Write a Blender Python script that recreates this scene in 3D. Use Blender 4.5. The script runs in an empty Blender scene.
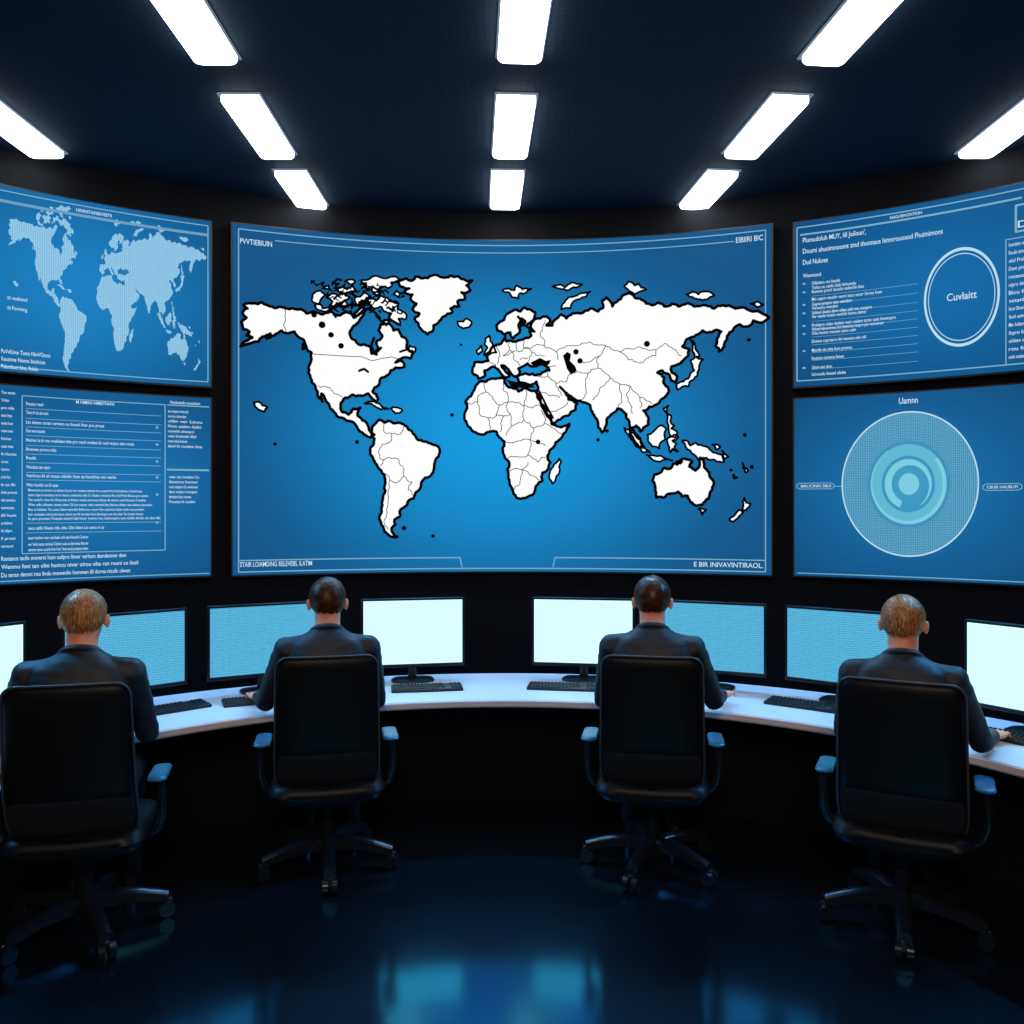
import bpy, bmesh, math, random, time
from mathutils import Vector, Matrix, noise
from mathutils.geometry import delaunay_2d_cdt
random.seed(7)
PI=math.pi
C=bpy.context.scene.collection
scene=bpy.context.scene
scene.view_settings.view_transform='Standard'
H=1.78; F=850.0; HOR=508.0
# ---------------------------------------------------------------- materials
def lin(v):
    v/=255.0
    return v/12.92 if v<=0.04045 else ((v+0.055)/1.055)**2.4
def col(r,g,b): return (lin(r),lin(g),lin(b),1)
def newmat(name):
    m=bpy.data.materials.new(name); m.use_nodes=True
    return m, m.node_tree.nodes, m.node_tree.links, m.node_tree.nodes['Principled BSDF']
def pbr(name,c,rough=.5,metal=0,spec=.5,noise_s=None,noise_a=.3,bump=0,bump_s=60,coat=0):
    m,N,L,b=newmat(name)
    b.inputs['Base Color'].default_value=c; b.inputs['Roughness'].default_value=rough
    b.inputs['Metallic'].default_value=metal; b.inputs['Specular IOR Level'].default_value=spec
    tc=N.new('ShaderNodeTexCoord')
    if noise_s:
        n=N.new('ShaderNodeTexNoise'); n.inputs['Scale'].default_value=noise_s; n.inputs['Detail'].default_value=3
        L.new(tc.outputs['Object'],n.inputs['Vector'])
        r=N.new('ShaderNodeValToRGB')
        r.color_ramp.elements[0].color=tuple(x*(1-noise_a) for x in c[:3])+(1,)
        r.color_ramp.elements[1].color=tuple(min(1,x*(1+noise_a)) for x in c[:3])+(1,)
        r.color_ramp.elements[0].position=.3; r.color_ramp.elements[1].position=.7
        L.new(n.outputs['Fac'],r.inputs['Fac']); L.new(r.outputs['Color'],b.inputs['Base Color'])
    if bump:
        n=N.new('ShaderNodeTexNoise'); n.inputs['Scale'].default_value=bump_s; n.inputs['Detail'].default_value=3
        L.new(tc.outputs['Object'],n.inputs['Vector'])
        bp=N.new('ShaderNodeBump'); bp.inputs['Strength'].default_value=bump; bp.inputs['Distance'].default_value=.01
        L.new(n.outputs['Fac'],bp.inputs['Height']); L.new(bp.outputs['Normal'],b.inputs['Normal'])
    return m
def emit(name,c,s=1.0,sampled=False):
    m,N,L,b=newmat(name)
    b.inputs['Base Color'].default_value=(0.005,0.005,0.005,1); b.inputs['Roughness'].default_value=.6
    b.inputs['Specular IOR Level'].default_value=0
    b.inputs['Emission Color'].default_value=c; b.inputs['Emission Strength'].default_value=s
    if not sampled:
        try: m.cycles.emission_sampling='NONE'
        except Exception: pass
    return m
def screen_mat(name,c_in,c_out,cs,cz,rs,rz,s=1.0):
    m,N,L,b=newmat(name)
    b.inputs['Base Color'].default_value=(0.003,0.004,0.006,1); b.inputs['Roughness'].default_value=.6
    b.inputs['Specular IOR Level'].default_value=0
    uv=N.new('ShaderNodeUVMap')
    mp=N.new('ShaderNodeMapping'); mp.inputs['Location'].default_value=(-cs/rs,-cz/rz,0); mp.inputs['Scale'].default_value=(1/rs,1/rz,0)
    L.new(uv.outputs[0],mp.inputs['Vector'])
    g=N.new('ShaderNodeVectorMath'); g.operation='LENGTH'; L.new(mp.outputs[0],g.inputs[0])
    r=N.new('ShaderNodeValToRGB'); r.color_ramp.interpolation='EASE'
    r.color_ramp.elements[0].color=c_in; r.color_ramp.elements[1].color=c_out
    L.new(g.outputs['Value'],r.inputs['Fac']); L.new(r.outputs[0],b.inputs['Emission Color'])
    b.inputs['Emission Strength'].default_value=s
    return m
def dot_mat(name,c_dot,c_gap,freq,rad=.36,s=1.0):
    m,N,L,b=newmat(name)
    b.inputs['Base Color'].default_value=(0.005,0.005,0.006,1); b.inputs['Specular IOR Level'].default_value=0
    uv=N.new('ShaderNodeUVMap')
    sc=N.new('ShaderNodeVectorMath'); sc.operation='SCALE'; sc.inputs['Scale'].default_value=freq
    L.new(uv.outputs[0],sc.inputs[0])
    fr=N.new('ShaderNodeVectorMath'); fr.operation='FRACTION'; L.new(sc.outputs[0],fr.inputs[0])
    sb=N.new('ShaderNodeVectorMath'); sb.operation='SUBTRACT'; sb.inputs[1].default_value=(.5,.5,0); L.new(fr.outputs[0],sb.inputs[0])
    ln=N.new('ShaderNodeVectorMath'); ln.operation='LENGTH'; L.new(sb.outputs[0],ln.inputs[0])
    r=N.new('ShaderNodeValToRGB'); r.color_ramp.elements[0].color=c_dot; r.color_ramp.elements[1].color=c_gap
    r.color_ramp.elements[0].position=rad-.08; r.color_ramp.elements[1].position=rad+.08
    L.new(ln.outputs['Value'],r.inputs['Fac']); L.new(r.outputs[0],b.inputs['Emission Color'])
    b.inputs['Emission Strength'].default_value=s
    m.cycles.emission_sampling='NONE'
    return m
def monitor_mat(name,ca,cb,s,bs=40):
    m,N,L,b=newmat(name)
    b.inputs['Base Color'].default_value=(0.01,0.01,0.01,1); b.inputs['Roughness'].default_value=.5; b.inputs['Specular IOR Level'].default_value=0
    tc=N.new('ShaderNodeTexCoord')
    n=N.new('ShaderNodeTexBrick'); n.inputs['Scale'].default_value=bs
    n.inputs['Color1'].default_value=ca; n.inputs['Color2'].default_value=tuple(x*.75+y*.25 for x,y in zip(ca,cb)); n.inputs['Mortar'].default_value=cb
    n.inputs['Mortar Size'].default_value=.07; n.inputs['Brick Width'].default_value=.5; n.inputs['Row Height'].default_value=.5
    mp=N.new('ShaderNodeMapping'); mp.inputs['Rotation'].default_value=(PI/2,0,0)
    L.new(tc.outputs['Object'],mp.inputs[0]); L.new(mp.outputs[0],n.inputs['Vector'])
    L.new(n.outputs['Color'],b.inputs['Emission Color']); b.inputs['Emission Strength'].default_value=s
    return m
M={}
M['ink']=pbr('ink_black',(0.002,0.002,0.003,1),.8,spec=0)
M['land']=emit('map_white',(1,1,1,1),1.0)
M['txt']=emit('screen_text',col(208,234,248),.95)
M['txt_dim']=emit('screen_text_dim',col(120,175,215),.8)
M['line']=emit('screen_line',col(140,198,228),.75)
M['ring']=emit('screen_ring',col(190,228,245),.95)
M['frame']=pbr('screen_frame',(0.006,0.007,0.009,1),.4)
M['leather']=pbr('black_leather',(0.003,0.0032,0.0040,1),.45,spec=.22,bump=.03,bump_s=60)
M['plastic']=pbr('black_plastic',(0.008,0.010,0.015,1),.28)
M['stem']=pbr('black_stem',(0.004,0.0045,0.006,1),.5,spec=.2)
M['piping']=pbr('grey_piping',(0.04,0.045,0.055,1),.45)
M['lumbar']=pbr('lumbar_lit_tone',(0.012,0.011,0.0105,1),.6,spec=.3)  # paler than the backrest: light caught by the lower curve, put into the colour
M['armpad_screenlit']=pbr('arm_pad_screenlit',(0.02,0.14,0.24,1),.28)  # dark pads tinted blue; the screens' reflected light is put into the base colour
M['suit']=pbr('suit_cloth',(0.0075,0.009,0.014,1),.6,spec=.5,noise_s=300,noise_a=.3,bump=.08,bump_s=30)
M['trouser']=pbr('trouser_cloth',(0.007,0.008,0.011,1),.8,spec=.2,noise_s=300)
M['skin']=pbr('skin',col(250,156,120),.5,noise_s=25,noise_a=.10,bump=.05,bump_s=200,spec=.3)
M['shirt']=pbr('shirt_cloth',col(60,68,84),.8,noise_s=200,noise_a=.1)
M['shoe']=pbr('shoe_leather',(0.008,0.007,0.007,1),.3)
M['eye']=pbr('eye_white',(.7,.68,.66,1),.2); M['iris']=pbr('iris',(0.03,0.02,0.01,1),.2)
M['lips']=pbr('lips',col(170,95,85),.45)
def hairm(name,c1,c2,sp):
    m,N,L,b=newmat(name); b.inputs['Roughness'].default_value=.38; b.inputs['Specular IOR Level'].default_value=sp
    b.inputs['Specular Tint'].default_value=(1,.66,.45,1)
    tc=N.new('ShaderNodeTexCoord'); mp=N.new('ShaderNodeMapping'); mp.inputs['Scale'].default_value=(180,180,40)
    n=N.new('ShaderNodeTexNoise'); n.inputs['Scale'].default_value=1; n.inputs['Detail'].default_value=4
    L.new(tc.outputs['Object'],mp.inputs[0]); L.new(mp.outputs[0],n.inputs['Vector'])
    r=N.new('ShaderNodeValToRGB'); r.color_ramp.elements[0].color=c1; r.color_ramp.elements[1].color=c2
    r.color_ramp.elements[0].position=.36; r.color_ramp.elements[1].position=.66
    L.new(n.outputs['Fac'],r.inputs['Fac']); L.new(r.outputs[0],b.inputs['Base Color'])
    return m
M['hair_dark']=hairm('dark_brown_hair',col(26,12,8),col(84,42,26),.5)
M['hair_light']=hairm('light_brown_hair',col(92,52,26),col(222,152,90),.6)
M['desk']=pbr('desk_white',col(232,216,216),.4,noise_s=3,noise_a=.05,spec=.3)
M['panel']=pbr('desk_panel',(0.003,0.0035,0.005,1),.7,spec=.15)
M['kb']=pbr('keyboard_body',(0.006,0.006,0.008,1),.4); M['key']=pbr('keycaps',(0.022,0.024,0.03,1),.5,spec=.3)
M['bezel']=pbr('monitor_bezel',(0.006,0.006,0.008,1),.35)
M['mon_bright']=monitor_mat('display_bright',(.50,.97,1,1),(.40,.66,.72,1),1.6)
M['mon_blue']=monitor_mat('display_blue',col(104,198,232),col(62,152,198),1.0)
M['halo_frame']=emit('halo_frame',(0.50,0.66,0.90,1),.32)  # rim emits on its own to imitate a soft halo around the diffuser
M['lamp']=emit('lamp_diffuser',(0.94,0.97,1.0,1),8.5,True)
m,N,L,b=newmat('floor_gloss'); M['floor']=m
b.inputs['Base Color'].default_value=(0.0035,0.0045,0.007,1); b.inputs['Specular IOR Level'].default_value=.05; b.inputs['Roughness'].default_value=.6
tc=N.new('ShaderNodeTexCoord'); n=N.new('ShaderNodeTexNoise'); n.inputs['Scale'].default_value=2.5; n.inputs['Detail'].default_value=5
L.new(tc.outputs['Object'],n.inputs['Vector'])
mr=N.new('ShaderNodeMapRange'); mr.inputs['To Min'].default_value=.10; mr.inputs['To Max'].default_value=.17
L.new(n.outputs['Fac'],mr.inputs['Value'])
gl=N.new('ShaderNodeBsdfGlossy'); gl.inputs['Color'].default_value=(0.06,0.55,0.95,1); L.new(mr.outputs[0],gl.inputs['Roughness'])
mx=N.new('ShaderNodeMixShader'); mx.inputs[0].default_value=.30
L.new(b.outputs[0],mx.inputs[1]); L.new(gl.outputs[0],mx.inputs[2]); L.new(mx.outputs[0],N['Material Output'].inputs['Surface'])
m,N,L,b=newmat('ceiling_panels'); M['ceil']=m
b.inputs['Roughness'].default_value=.8; b.inputs['Specular IOR Level'].default_value=.1
tc=N.new('ShaderNodeTexCoord'); br=N.new('ShaderNodeTexBrick'); br.inputs['Scale'].default_value=12; br.offset=0
br.inputs['Color1'].default_value=(0.018,0.032,0.052,1); br.inputs['Color2'].default_value=(0.019,0.034,0.055,1); br.inputs['Mortar'].default_value=(0.013,0.022,0.036,1)
br.inputs['Mortar Size'].default_value=.03; br.inputs['Brick Width'].default_value=.5; br.inputs['Row Height'].default_value=.5
L.new(tc.outputs['Object'],br.inputs['Vector']); L.new(br.outputs[0],b.inputs['Base Color'])
M['wall']=pbr('wall_dark',(0.004,0.0055,0.009,1),.7,spec=.15,noise_s=4,noise_a=.15)
# ---------------------------------------------------------------- object helpers
def props(o,label=None,cat=None,group=None,kind=None):
    if label: o['label']=label
    if cat: o['category']=cat
    if group: o['group']=group
    if kind: o['kind']=kind
    return o
def empty(name,loc,rz=0):
    o=bpy.data.objects.new(name,None); C.objects.link(o); o.location=loc; o.rotation_euler=(0,0,rz); o.empty_display_size=.1
    return o
def obj(name,bm,mat,parent=None,smooth=True,loc=None):
    me=bpy.data.meshes.new(name)
    if smooth!='flat_keep': bmesh.ops.recalc_face_normals(bm,faces=bm.faces[:])
    bm.to_mesh(me); bm.free(); me.materials.append(mat)
    if smooth is True:
        for p in me.polygons: p.use_smooth=True
        try: me.set_sharp_from_angle(angle=math.radians(40))
        except Exception: pass
    o=bpy.data.objects.new(name,me); C.objects.link(o)
    if parent: o.parent=parent
    if loc is not None: o.location=loc
    return o
def copy_tree(o,parent=None):
    c=o.copy(); C.objects.link(c)
    if parent: c.parent=parent
    for ch in [x for x in bpy.data.objects if x.parent==o]: copy_tree(ch,c)
    return c
def box(bm,x0,x1,y0,y1,z0,z1,bev=0,seg=2):
    r=bmesh.ops.create_cube(bm,size=1)
    vs=r['verts']
    for v in vs: v.co=Vector(((x0+x1)/2+v.co.x*(x1-x0),(y0+y1)/2+v.co.y*(y1-y0),(z0+z1)/2+v.co.z*(z1-z0)))
    if bev:
        es=set(e for v in vs for e in v.link_edges)
        bmesh.ops.bevel(bm,geom=list(es),offset=bev,segments=seg,affect='EDGES',profile=.5)
    return vs
def keybox(bm,x0,x1,y0,y1,z0,z1,t=.002):
    lo=[bm.verts.new(p) for p in ((x0,y0,z0),(x1,y0,z0),(x1,y1,z0),(x0,y1,z0))]
    hi=[bm.verts.new(p) for p in ((x0+t,y0+t,z1),(x1-t,y0+t,z1),(x1-t,y1-t,z1),(x0+t,y1-t,z1))]
    bm.faces.new(hi); bm.faces.new(lo[::-1])
    for j in range(4): bm.faces.new((lo[j],lo[(j+1)%4],hi[(j+1)%4],hi[j]))
def frame_of(d):
    d=d.normalized(); a=Vector((0,0,1)) if abs(d.z)<.9 else Vector((1,0,0))
    x=d.cross(a).normalized(); y=d.cross(x).normalized(); return x,y
def tube(bm,pts,rad,n=10,closed=False,caps=True):
    pts=[Vector(p) for p in pts]; rings=[]; k=len(pts)
    px=None
    for i,p in enumerate(pts):
        if closed: d=pts[(i+1)%k]-pts[i-1]
        else: d=pts[min(i+1,k-1)]-pts[max(i-1,0)]
        d.normalize()
        if px is None: x,y=frame_of(d)
        else:
            x=(px-d*px.dot(d)).normalized(); y=d.cross(x).normalized()
        px=x
        r=rad[i] if isinstance(rad,(list,tuple)) else rad
        rings.append([bm.verts.new(p+x*math.cos(2*PI*j/n)*r+y*math.sin(2*PI*j/n)*r) for j in range(n)])
    m_=k if closed else k-1
    for i in range(m_):
        A=rings[i];B=rings[(i+1)%k]
        for j in range(n): bm.faces.new((A[j],A[(j+1)%n],B[(j+1)%n],B[j]))
    if not closed and caps:
        bm.faces.new(rings[0][::-1]); bm.faces.new(rings[-1])
def cyl(bm,p0,p1,r0,r1=None,n=20): tube(bm,[p0,p1],[r0,r0 if r1 is None else r1],n)
def ell(bm,c,r,rot=None,u=24,v=16):
    mt=Matrix.Translation(c)
    if rot: mt=mt@rot
    mt=mt@Matrix.Diagonal((r[0],r[1],r[2],1))
    bmesh.ops.create_uvsphere(bm,u_segments=u,v_segments=v,radius=1,matrix=mt)
def limb(bm,p0,p1,r0,r1):
    p0=Vector(p0);p1=Vector(p1)
    cyl(bm,p0,p1,r0,r1,18); ell(bm,p0,(r0,)*3,u=18,v=12); ell(bm,p1,(r1,)*3,u=18,v=12)
def loft(bm,secs,n=32,pw=2.3):
    rings=[]
    for (x,y,z,rx,ry) in secs:
        ring=[]
        for j in range(n):
            a=2*PI*j/n; c=math.cos(a); s=math.sin(a)
            ring.append(bm.verts.new((x+rx*math.copysign(abs(c)**(2/pw),c),y+ry*math.copysign(abs(s)**(2/pw),s),z)))
        rings.append(ring)
    for A,B in zip(rings,rings[1:]):
        for j in range(n): bm.faces.new((A[j],A[(j+1)%n],B[(j+1)%n],B[j]))
    bm.faces.new(rings[0][::-1]); bm.faces.new(rings[-1])
def remesh_data(bm,name,mat,vox,sm=4,disp=0,dscale=.08):
    bmesh.ops.recalc_face_normals(bm,faces=bm.faces[:])
    me=bpy.data.meshes.new(name+'_src'); bm.to_mesh(me); bm.free()
    o=bpy.data.objects.new(name,me); C.objects.link(o)
    r=o.modifiers.new('r','REMESH'); r.mode='VOXEL'; r.voxel_size=vox; r.adaptivity=0
    s=o.modifiers.new('s','SMOOTH'); s.factor=.5; s.iterations=sm
    dg=bpy.context.evaluated_depsgraph_get(); dg.update()
    m2=bpy.data.meshes.new_from_object(o.evaluated_get(dg))
    bpy.data.objects.remove(o); bpy.data.meshes.remove(me)
    m2.name=name
    if disp:
        for v in m2.vertices:
            q=v.co/dscale
            v.co+=v.normal*disp*noise.noise(Vector((q.x,q.y,q.z*1.8)))
    m2.materials.clear(); m2.materials.append(mat)
    for p in m2.polygons: p.use_smooth=True
    return m2
def link_mesh(name,me,parent):
    o=bpy.data.objects.new(name,me); C.objects.link(o); o.parent=parent; return o
def mirrored(me):
    bm=bmesh.new(); bm.from_mesh(me)
    for v in bm.verts: v.co.x=-v.co.x
    bmesh.ops.reverse_faces(bm,faces=bm.faces[:])
    m2=me.copy(); bm.to_mesh(m2); bm.free(); return m2
# ---------------------------------------------------------------- the curved screen wall
CX,CY,R=-0.03,1.5,4.8
def px2sz(u,v):
    dx=(u-512)/F; dz=(HOR-v)/F
    a=dx*dx+1; b=-2*(dx*CX+CY); c=CX*CX+CY*CY-R*R
    t=(-b+math.sqrt(b*b-4*a*c))/(2*a)
    return R*math.atan2(dx*t-CX,t-CY), H+dz*t, t
def bend(s,z,off): 
    r=R-off; a=s/R
    return Vector((CX+r*math.sin(a),CY+r*math.cos(a),z))
def clipx(poly,x,keep_less):
    out=[]
    for i,p in enumerate(poly):
        q=poly[(i+1)%len(poly)]
        ip=(p[0]<=x) if keep_less else (p[0]>=x); iq=(q[0]<=x) if keep_less else (q[0]>=x)
        if ip: out.append(p)
        if ip!=iq:
            t=(x-p[0])/(q[0]-p[0]); out.append((x,p[1]+(q[1]-p[1])*t))
    return out
STEP=.12
class Flat:
    def __init__(s): s.f=[]; s.q=[]
    def face(s,pts):
        lo=min(p[0] for p in pts); hi=max(p[0] for p in pts)
        if hi-lo<.08: s.f.append(pts); return
        cur=pts; k=math.floor(lo/STEP)+1
        while k*STEP<hi:
            a=clipx(cur,k*STEP,True)
            if len(a)>2: s.f.append(a)
            cur=clipx(cur,k*STEP,False); k+=1
            if len(cur)<3: return
        s.f.append(cur)
    def poly(s,pts):
        n=len(pts)
        v,e,f,_,_,_=delaunay_2d_cdt([Vector(p) for p in pts],[(i,(i+1)%n) for i in range(n)],[],1,1e-5)
        for t in f: s.face([(v[i].x,v[i].y) for i in t])
    def rect(s,s0,z0,s1,z1): s.face([(s0,z0),(s1,z0),(s1,z1),(s0,z1)])
    def line(s,pts,w,closed=False,joint=True):
        q=list(pts)+([pts[0]] if closed else [])
        for a,b in zip(q,q[1:]):
            d=Vector((b[0]-a[0],b[1]-a[1]))
            if d.length<1e-6: continue
            n=Vector((-d.y,d.x)).normalized()*w/2
            s.face([(a[0]-n.x,a[1]-n.y),(b[0]-n.x,b[1]-n.y),(b[0]+n.x,b[1]+n.y),(a[0]+n.x,a[1]+n.y)])
        if joint:
            for p in q: s.disc(p[0],p[1],w/2,8)
    def disc(s,x,y,r,n=32,sx=1):
        s.face([(x+sx*r*math.cos(2*PI*i/n),y+r*math.sin(2*PI*i/n)) for i in range(n)])
    def arc(s,x,y,r0,r1,a0=0,a1=360,n=84,sx=1,taper=False):
        k=max(6,int(n*abs(a1-a0)/360)); prev=None
        for i in range(k+1):
            t=i/k; w=1
            if taper: w=.06+.94*math.sin(PI*min(1,t*.62+.0))
            a=math.radians(a0+(a1-a0)*t); c=math.cos(a)*sx; d=math.sin(a); ri=r1-(r1-r0)*w
            cur=((x+ri*c,y+ri*d),(x+r1*c,y+r1*d))
            if prev: s.face([prev[0],prev[1],cur[1],cur[0]])
            prev=cur
    def text(s,u0,u1,v,hp,string): s.q.append((u0,u1,v,hp,string))
    def mesh(s,faces,name,mat,parent,off):
        bm=bmesh.new(); uvl=bm.loops.layers.uv.new('UVMap'); L0=parent_world(parent)
        for pts in faces:
            ar=sum(pts[i][0]*pts[(i+1)%len(pts)][1]-pts[(i+1)%len(pts)][0]*pts[i][1] for i in range(len(pts)))
            if abs(ar)<1e-9: continue
            if ar<0: pts=pts[::-1]
            f=bm.faces.new([bm.verts.new(bend(p[0],p[1],off)-L0) for p in pts])
            for l,p in zip(f.loops,pts): l[uvl].uv=p
        return obj(name,bm,mat,parent,smooth='flat_keep')
    def build(s,name,mat,parent,off):
        o=None
        if s.f: o=s.mesh(s.f,name,mat,parent,off)
        if s.q:
            tmp=[]
            for (u0,u1,v,hp,string) in s.q:
                cu=bpy.data.curves.new('t','FONT'); cu.body=string; cu.size=1; cu.resolution_u=3; cu.offset=.007
                t=bpy.data.objects.new('t',cu); C.objects.link(t); tmp.append(t)
            dg=bpy.context.evaluated_depsgraph_get(); dg.update()
            for t,(u0,u1,v,hp,string) in zip(tmp,s.q):
                me=bpy.data.meshes.new_from_object(t.evaluated_get(dg))
                s0,z0,tt=px2sz(u0,v); s1=px2sz(u1,v)[0]
                xs=[w_.co.x for w_ in me.vertices]; mx=max(xs); mn=min(xs)
                kx=(s1-s0)/(mx-mn); ky=hp*tt/F/.72
                pts=[(s0+(w_.co.x-mn)*kx,z0+w_.co.y*ky) for w_ in me.vertices]
                s.mesh([[pts[i] for i in p.vertices] for p in me.polygons],'text_line',mat,parent,off)
                bpy.data.meshes.remove(me)
            for t in tmp:
                cu=t.data; bpy.data.objects.remove(t); bpy.data.curves.remove(cu)
        return o
def parent_world(p):
    v=Vector((0,0,0))
    while p is not None: v+=p.location; p=p.parent
    return v
def bent_box(s0,s1,z0,z1,off0,off1,L0,n=40):
    bm=bmesh.new(); uvl=bm.loops.layers.uv.new('UVMap'); rows=[]
    for i in range(n+1):
        s=s0+(s1-s0)*i/n
        rows.append(([bm.verts.new(bend(s,z,o)-L0) for (z,o) in ((z0,off1),(z1,off1),(z1,off0),(z0,off0))],s))
    zz=(z0,z1,z1,z0)
    for (A,sa),(B,sb) in zip(rows,rows[1:]):
        for k in range(4):
            j=(k+1)%4
            f=bm.faces.new((A[k],A[j],B[j],B[k]))
            for l,(q,w) in zip(f.loops,((sa,zz[k]),(sa,zz[j]),(sb,zz[j]),(sb,zz[k]))): l[uvl].uv=(q,w)
    bm.faces.new(rows[0][0]); bm.faces.new(rows[-1][0][::-1])
    return bm
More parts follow.
